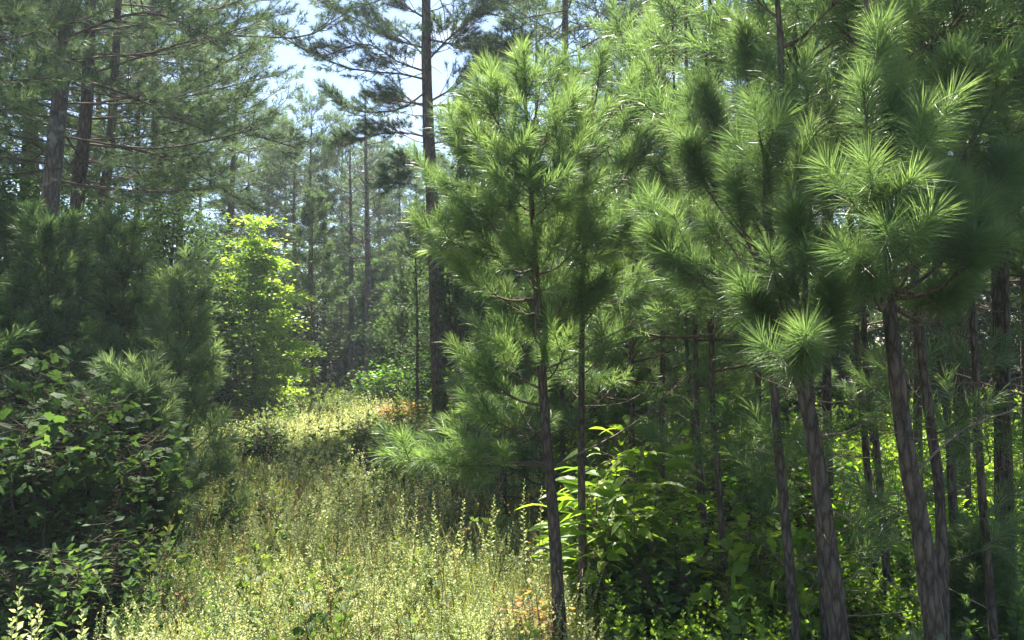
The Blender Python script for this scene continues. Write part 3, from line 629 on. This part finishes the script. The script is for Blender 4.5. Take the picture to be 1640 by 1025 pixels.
for px, Y, pr, sc, lb in [(1560, 5.9, s4, .55, 'small shaded pine at the foot of the thin reddish stem'),
                          (1500, 3.95, s4, .42, 'tiny pine seedling at the foot of the nearest furrowed stem'),
                          
                          (1010, 12, s2, .7, 'sunlit bushy pine behind the chestnut-leaved shrub')]:
    put(px, Y, pr, lb, None, sc)
put(545, 40, s7, 'hazy green young pine below the bare-topped one', None, 1.0)

# ---------------------------------------------------------------- bushes
def bush(name, label, base, H, Rr, mat, kind, size, nst, nlf, spread=.9, flat=.5, tint=None, droop=0.0, cat='bush'):
    bx, by = base; bz = float(ground(bx, by)); b = np.array([bx, by, bz]); root = thing(name, label, cat, b)
    st = Geo(); fo = Geo(); P, D = [], []
    for k in range(nst):
        az = rng.random()*2*pi; rr = Rr*np.sqrt(rng.random()); o = b+np.array([cos(az), sin(az), 0])*rr*.35-UP*.05
        e = b+np.array([cos(az)*rr*spread, sin(az)*rr*spread, H*(.45+.55*rng.random())*(1-.35*(rr/Rr)**2)])
        C = curve([o, (o+e)/2+rng.normal(size=3)*.06*H+UP*.08*H, e], 16); tube(st, C, [.012, .007, .003], 5, 0)
        for j in range(nlf):
            t = .15+.85*(j+rng.random())/nlf; q = np.array([np.interp(t, np.linspace(0, 1, 16), C[:, i]) for i in range(3)])
            a2 = j*2.4+rng.normal()*.4; d = np.array([cos(a2), sin(a2), .25*rng.normal()+.1-droop])
            pet = (.06+.16*rng.random())*(.3+H/2); P.append(q+nrm(d)*pet); D.append(d)
            tube(st, [q, q+nrm(d)*pet], [.003, .0015], 3, 0, cap=False)
    leaves(fo, kind, np.array(P), np.array(D), size*(.65+.6*rng.random(len(P))), 0, tint if tint is not None else None, flat)
    st.build('stem', [M_twig], root, b); fo.build('foliage', [mat], root, b)
    return root
x = lambda px, Y: W(px, 560, Y)[0]
bush('leafy_bush', 'big dark bush of broad lobed leaves in the left corner', (x(60, 7.6), 7.6), 2.35, 1.25, M_broad, 'lobed', .115, 84, 54, tint=None)
bush('leafy_bush', 'dark lobed-leaf bush partly behind the big one, nearer the little pine', (x(165, 8.8), 8.8), 2.1, .8, M_broad, 'lobed', .11, 44, 46)
bush('leafy_bush', 'low dark leafy bush in shadow at the foot of the lobed-leaf bush', (x(120, 6.9), 6.9), 1.1, .95, M_broad, 'simple', .10, 50, 34)
bush('leafy_bush', 'small leafy vine clump climbing before the lichen-flecked trunk', (x(95, 13.2), 13.2), 4.4, 1.2, M_broad, 'lobed', .16, 40, 40)
bush('leafy_bush', 'leafy bush under the third big trunk, behind the narrow dark pine', (x(160, 16), 16), 4.6, 1.8, M_broad, 'lobed', .17, 50, 44)
bush('chestnut_shrub', 'bright shrub of long drooping chestnut-like leaves behind the two foremost stems', (x(992, 7.2), 7.2), 2.0, .55, M_drop, 'long', .27, 26, 26, flat=.62, droop=.1, cat='shrub')
bush('leafy_bush', 'dark broad-leaved bush spreading low beneath the chestnut-leaved shrub', (x(1040, 6.9), 6.9), .9, .6, M_broad, 'simple', .12, 55, 34)
bush('leafy_bush', 'low bush with pale glinting leaves at the foot of the slender stems', (x(1190, 7.0), 7.0), 1.1, .9, M_drop, 'lobed', .12, 46, 30)
bush('leafy_bush', 'green bush lit from behind between the slender stems and the straight dark one', (x(1215, 10), 10), 2.0, 1.0, M_chest, 'simple', .12, 46, 34)
bush('leafy_bush', 'small sunlit bush seen between the two nearest pines', (x(1370, 9), 9), 1.5, .9, M_chest, 'simple', .10, 36, 26)
bush('leafy_bush', 'grey-green sprawling bush in the shade band of the clearing', (x(420, 15.5), 15.5), .8, .6, M_broad, 'simple', .085, 50, 34)
bush('leafy_bush', 'flat-topped little sapling bush in the middle of the clearing', (x(580, 15), 15), 1.1, .6, M_broad, 'simple', .11, 24, 24, flat=.85)
bush('leafy_bush', 'bush of pale leaves at the foot of the bare-topped pine', (x(620, 30), 30), 2.0, 1.5, M_chest, 'simple', .16, 50, 36)
bush('leafy_bush', 'dark low bush touching the base of the tall column trunk', (x(740, 20), 20), 1.7, 1.3, M_broad, 'simple', .13, 50, 36)
bush('leafy_bush', 'bright bush on the clearing edge below the lime-green tree', (x(345, 25), 25), 1.5, 1.2, M_chest, 'simple', .11, 50, 36)
bush('leafy_bush', 'sprawling shaded bush across the middle of the clearing', (x(680, 14.5), 14.5), 1.0, 1.3, M_broad, 'simple', .085, 80, 36)
bush('leafy_bush', 'orange-leaved low bush on the far clearing edge beside the column trunk', (x(640, 24), 24), .75, 1.0, M_orange, 'simple', .12, 40, 30)
bush('leafy_bush', 'yellow-orange little bush at the near end of the clearing by the foremost stem', (x(845, 6.3), 6.3), .62, .26, M_orange, 'simple', .07, 18, 22)
bush('leafy_bush', 'leafy bush crowding the far edge of the clearing near the short dark trunk', (x(455, 37), 37), 2.0, 2.0, M_chest, 'simple', .17, 50, 36)

# ---------------------------------------------------------------- the weeds and grass
def weed_variant(H, nl, ls, kind='simple', sp=.05):
    """one leafy stalk at the origin: verts, quads, tris, tints"""
    g = Geo(); z = np.linspace(0, H, 5); lean = rng.normal(size=2)*.2*H
    C = np.stack([lean[0]*(z/H)**2, lean[1]*(z/H)**2, z], 1); tube(g, C, [.004, .0015], 3, 0, cap=False)
    t = np.sort(rng.random(nl))**.8*.9+.1; t = t/ max(t.max(), 1e-6)
    P = np.stack([np.interp(t*H, z, C[:, k]) for k in range(3)], 1); az = np.arange(nl)*2.4+rng.normal(size=nl)*.5
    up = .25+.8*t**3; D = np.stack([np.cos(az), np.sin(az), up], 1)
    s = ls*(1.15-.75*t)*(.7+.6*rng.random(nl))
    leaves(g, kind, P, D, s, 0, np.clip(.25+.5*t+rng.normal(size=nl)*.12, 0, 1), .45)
    V = np.concatenate(g.v); q = np.concatenate([a[0] for a in g.q]) if g.q else None; tr = np.concatenate([a[0] for a in g.t]) if g.t else None
    tq = np.concatenate([a[2] for a in g.q]) if g.q else None; tt = np.concatenate([a[2] for a in g.t]) if g.t else None
    return V, q, tr, tq, tt
def scatter(g, variants, X, Yv, sc, tint):
    Z = ground(X, Yv)-.03; which = rng.integers(0, len(variants), len(X))
    for k, (V, q, t, tq, tt) in enumerate(variants):
        m = which == k; n = m.sum()
        if not n: continue
        a = rng.random(n)*2*pi; c, s_ = np.cos(a), np.sin(a); sc_ = sc[m][:, None]
        VV = np.stack([(V[None, :, 0]*c[:, None]-V[None, :, 1]*s_[:, None])*sc_+X[m][:, None], (V[None, :, 0]*s_[:, None]+V[None, :, 1]*c[:, None])*sc_+Yv[m][:, None], V[None, :, 2]*sc_+Z[m][:, None]], -1)
        off = np.arange(n)[:, None, None]*len(V)
        n0 = g.n; g.add(VV.reshape(-1, 3))
        for f, ti, L in ((q, tq, g.q), (t, tt, g.t)):
            if f is not None:
                T = np.clip(ti[None]+tint[m][:, None], 0, 1).ravel(); ff = (off+f[None]).reshape(-1, f.shape[1])+n0
                L.append((ff, np.zeros(len(ff), int), T, np.zeros(len(ff), bool)))
def edge(y):   # bounds of the open clearing at each distance
    l = np.interp(y, [4, 6.5, 10, 15, 20, 34], [-2.4, -2.7, -3.9, -5.6, -7.6, -12.5]); r = np.interp(y, [4, 6.5, 10, 15, 20, 24, 34], [.25, .45, .5, .6, -.6, -2, -4.5])
    return l, r
def region(n, y0, y1, pad=0.0, inside=True, pw=1.0):
    y = y0+(y1-y0)*rng.random(n)**pw; l, r = edge(y); x_ = l-pad+(r-l+2*pad)*rng.random(n); return x_, y
def smooth_noise(x, y, s=1.0): return .5+.25*np.sin(x*1.9*s+1.3*np.sin(y*1.1*s))+.25*np.sin(y*2.3*s+1.7*np.sin(x*1.3*s+2))

def weeds():
    near = ([weed_variant(.4+.4*rng.random(), 44, .047) for _ in range(9)]+[weed_variant(.35, 36, .036) for _ in range(6)]+[weed_variant(.5, 22, .085) for _ in range(2)]
            + [weed_variant(.75, 70, .034, 'flat') for _ in range(4)]+[weed_variant(.3, 16, .09) for _ in range(2)]+[weed_variant(.6, 40, .075, 'long') for _ in range(2)])
    far = [weed_variant(.3+.45*rng.random(), 20, .09, 'flat') for _ in range(9)]
    g = Geo()
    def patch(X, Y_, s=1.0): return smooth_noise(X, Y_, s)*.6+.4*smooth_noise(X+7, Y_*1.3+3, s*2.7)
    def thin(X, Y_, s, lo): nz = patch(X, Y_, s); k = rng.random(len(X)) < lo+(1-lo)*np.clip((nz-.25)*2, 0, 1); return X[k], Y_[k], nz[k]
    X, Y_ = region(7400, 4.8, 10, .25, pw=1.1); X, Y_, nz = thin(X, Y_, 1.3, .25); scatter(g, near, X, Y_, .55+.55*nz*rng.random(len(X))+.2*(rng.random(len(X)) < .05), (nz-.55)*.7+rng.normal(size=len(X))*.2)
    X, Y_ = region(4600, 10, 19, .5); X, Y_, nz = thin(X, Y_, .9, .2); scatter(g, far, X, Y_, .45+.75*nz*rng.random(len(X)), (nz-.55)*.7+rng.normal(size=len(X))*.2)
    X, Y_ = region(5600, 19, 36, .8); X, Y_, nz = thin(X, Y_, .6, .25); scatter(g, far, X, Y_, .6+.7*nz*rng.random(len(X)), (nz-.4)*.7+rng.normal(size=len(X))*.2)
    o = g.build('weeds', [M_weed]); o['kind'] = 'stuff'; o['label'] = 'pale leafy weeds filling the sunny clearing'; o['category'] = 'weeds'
    g = Geo(); hv = [weed_variant(.25+.3*rng.random(), 18, .11) for _ in range(5)]
    X, Y_ = region(1300, 5, 34, .6, pw=1.1); k = patch(X+20, Y_, .8) > .55; X, Y_ = X[k], Y_[k]; scatter(g, hv, X, Y_, .7+.9*rng.random(len(X))+Y_*.02, rng.normal(size=len(X))*.2)
    o = g.build('herbs', [M_broad2]); o['kind'] = 'stuff'; o['label'] = 'broader green herbs in patches among the pale weeds'; o['category'] = 'herbs'
    g = Geo(); dv = [weed_variant(.5+.4*rng.random(), 9, .04, 'flat') for _ in range(5)]
    X, Y_ = region(650, 5, 20, .3, pw=1.2); scatter(g, dv, X, Y_, .6+.7*rng.random(len(X)), rng.normal(size=len(X))*.3)
    o = g.build('dry_weeds', [mat_leaf('dry_stem', [(.16, .10, .05), (.28, .20, .10), (.38, .28, .15)], .3, .2, .7)]); o['kind'] = 'stuff'; o['label'] = 'brown dry weed stems standing in the clearing'; o['category'] = 'dry weeds'
    g = Geo(); lit = [weed_variant(.5+.5*rng.random(), 26, .12, 'flat') for _ in range(5)]
    X = rng.uniform(.8, 11, 1700); Y_ = rng.uniform(8.5, 20, 1700); k = X < Y_*.66; X, Y_ = X[k], Y_[k]; k = patch(X, Y_, .8) > .4; X, Y_ = X[k], Y_[k]
    scatter(g, lit, X, Y_, .7+1.1*rng.random(len(X)), rng.normal(size=len(X))*.15)
    X = rng.uniform(.7, 6.5, 1700); Y_ = rng.uniform(4.4, 10, 1700); k = X < Y_*.75+.6; X, Y_ = X[k], Y_[k]; scatter(g, lit, X, Y_, .3+.55*rng.random(len(X)), rng.normal(size=len(X))*.15-.2)
    o = g.build('thicket_undergrowth', [M_drop]); o['kind'] = 'stuff'; o['label'] = 'bright green undergrowth glimpsed between the thicket stems'; o['category'] = 'undergrowth'
    g = Geo(); und = [weed_variant(.4+.4*rng.random(), 26, .10, 'flat') for _ in range(6)]
    X = rng.uniform(-14, 16, 7500); Y_ = rng.uniform(4.5, 34, 7500); l, r = edge(Y_); k = ((X < l+rng.random(7500)**2*1.3) | (X > r-rng.random(7500)**2*.6)) & (np.abs(X) < Y_*.75+2.5); X, Y_ = X[k], Y_[k]
    scatter(g, und, X, Y_, .5+.8*rng.random(len(X)), rng.normal(size=len(X))*.1)
    o = g.build('undergrowth', [M_broad]); o['kind'] = 'stuff'; o['label'] = 'leafy undergrowth covering the shaded forest floor'; o['category'] = 'undergrowth'
def grass():
    g = Geo()
    for n, y0, y1, hl, wd in ((15000, 4.6, 10, .26, .006), (10000, 10, 20, .24, .013), (8000, 20, 36, .26, .024)):
        X, Y_ = region(n, y0, y1, .3); Z = ground(X, Y_)-.02; h = hl*(.5+.9*rng.random(n)); a = rng.random(n)*2*pi
        d = np.stack([np.cos(a), np.sin(a), np.zeros(n)], 1); B0 = np.stack([X, Y_, Z], 1); sv = np.stack([-np.sin(a), np.cos(a), np.zeros(n)], 1)*wd*.5
        m = B0+UP*(h*.6)[:, None]+d*(h*.12)[:, None]; t = B0+UP*h[:, None]+d*(h*(.2+.4*rng.random(n)))[:, None]
        V = np.stack([B0-sv, B0+sv, m+sv*.8, m-sv*.8, t], 1).reshape(-1, 3); k = np.arange(n)[:, None]*5
        ti = np.clip(smooth_noise(X, Y_)*.6+rng.random(n)*.4, 0, 1); g.add(V, k+np.array([0, 1, 2, 3]), None, 0, ti)
        g.t.append((k+np.array([3, 2, 4])+g.n-len(V), np.zeros(n, int), ti, np.zeros(n, bool)))
    o = g.build('grass', [M_grass]); o['kind'] = 'stuff'; o['label'] = 'thin yellowish grass among the weeds'; o['category'] = 'grass'
weeds(); grass()

# tall stalks that stand out singly
def stalk(px, py, Y, label, nl=34, ls=.09, H=None, group=None):
    top = W(px, py, Y); gz = float(ground(top[0], Y)); H = H or top[2]-gz; b = np.array([top[0], Y, gz])
    root = thing('weed_stalk', label, 'weed', b, group); st = Geo(); fo = Geo()
    z = np.linspace(0, H, 8); C = np.stack([.04*np.sin(z*2+px), .03*np.cos(z*3+px), z], 1)+b; tube(st, C, [.006, .002], 5, 0)
    t = np.linspace(.25, 1, nl); P = np.stack([np.interp(t*H, z, C[:, k]) for k in range(3)], 1); az = np.arange(nl)*2.4+rng.normal(size=nl)*.3
    D = np.stack([np.cos(az), np.sin(az), .35+.9*t**4], 1); leaves(fo, 'simple', P, D, ls*(1.1-.7*t**2)*(.8+.3*rng.random(nl)), 0, np.clip(.4+.4*t+rng.normal(size=nl)*.1, 0, 1), .5)
    st.build('stem', [M_weed], root, b); fo.build('foliage', [M_weed], root, b)
for a in [(35, 945, 5.2, 'tall leafy weed stalk in the bottom corner, the highest of its clump'), (12, 995, 5.1, 'outermost short leafy stalk in the bottom corner'), (52, 980, 5.3, 'leafy stalk just beside the highest one in the corner clump'),
          (67, 975, 5.5, 'thin leafy stalk on the inner side of the corner clump'), (136, 982, 5.1, 'single bright stalk with paired pale leaves in front of the dark bush'), (170, 992, 5.2, 'short yellow-green stalk next to the single bright one')]:
    stalk(*a)
bush('leafy_weed', 'spiky yellow-green weed with narrow leaves at the bottom edge', (x(195, 5.2), 5.2), .68, .12, M_weed, 'long', .17, 5, 16, flat=.3, cat='weed')
for i, (px, py, Y) in enumerate([(560, 765, 8.6), (600, 790, 8.2), (640, 785, 8.4), (670, 800, 8.0), (740, 800, 7.9), (790, 795, 8.1), (845, 770, 7.6), (860, 780, 7.3), (520, 800, 7.8), (700, 790, 8.3), (330, 905, 6.6), (345, 920, 6.4)]):
    stalk(px, py, Y, 'tall weed stalk rising in front of the dark shade band in the clearing' if i < 10 else 'tall weed stalk on the shaded border of the clearing near the corner clump', 46, .058, group='tall weed stalks, shade band' if i < 10 else 'tall weed stalks, border')

# ---------------------------------------------------------------- the air
def haze():
    x0, x1, y0, y1, z0, z1 = -84, 84, -14, 84, -2.0, 24
    v = [(a, b, c) for a in (x0, x1) for b in (y0, y1) for c in (z0, z1)]
    g = Geo(); g.add(v, [(0, 1, 3, 2), (4, 6, 7, 5), (0, 4, 5, 1), (2, 3, 7, 6), (0, 2, 6, 4), (1, 5, 7, 3)])
    m = bpy.data.materials.new('veil_haze'); m.use_nodes = True; n = m.node_tree; n.nodes.clear()
    o = n.nodes.new('ShaderNodeOutputMaterial'); p = n.nodes.new('ShaderNodeVolumePrincipled')
    p.inputs['Color'].default_value = (.80, .90, 1, 1); p.inputs['Density'].default_value = .0010; p.inputs['Anisotropy'].default_value = .4  # volume imitates sun glare in the lens, besides fading far trees
    n.links.new(p.outputs[0], o.inputs['Volume'])
    ob = g.build('haze', [m]); ob['kind'] = 'stuff'; ob['label'] = 'thin bluish haze imitating lens glare and fading the far trees'; ob['category'] = 'haze'
haze()
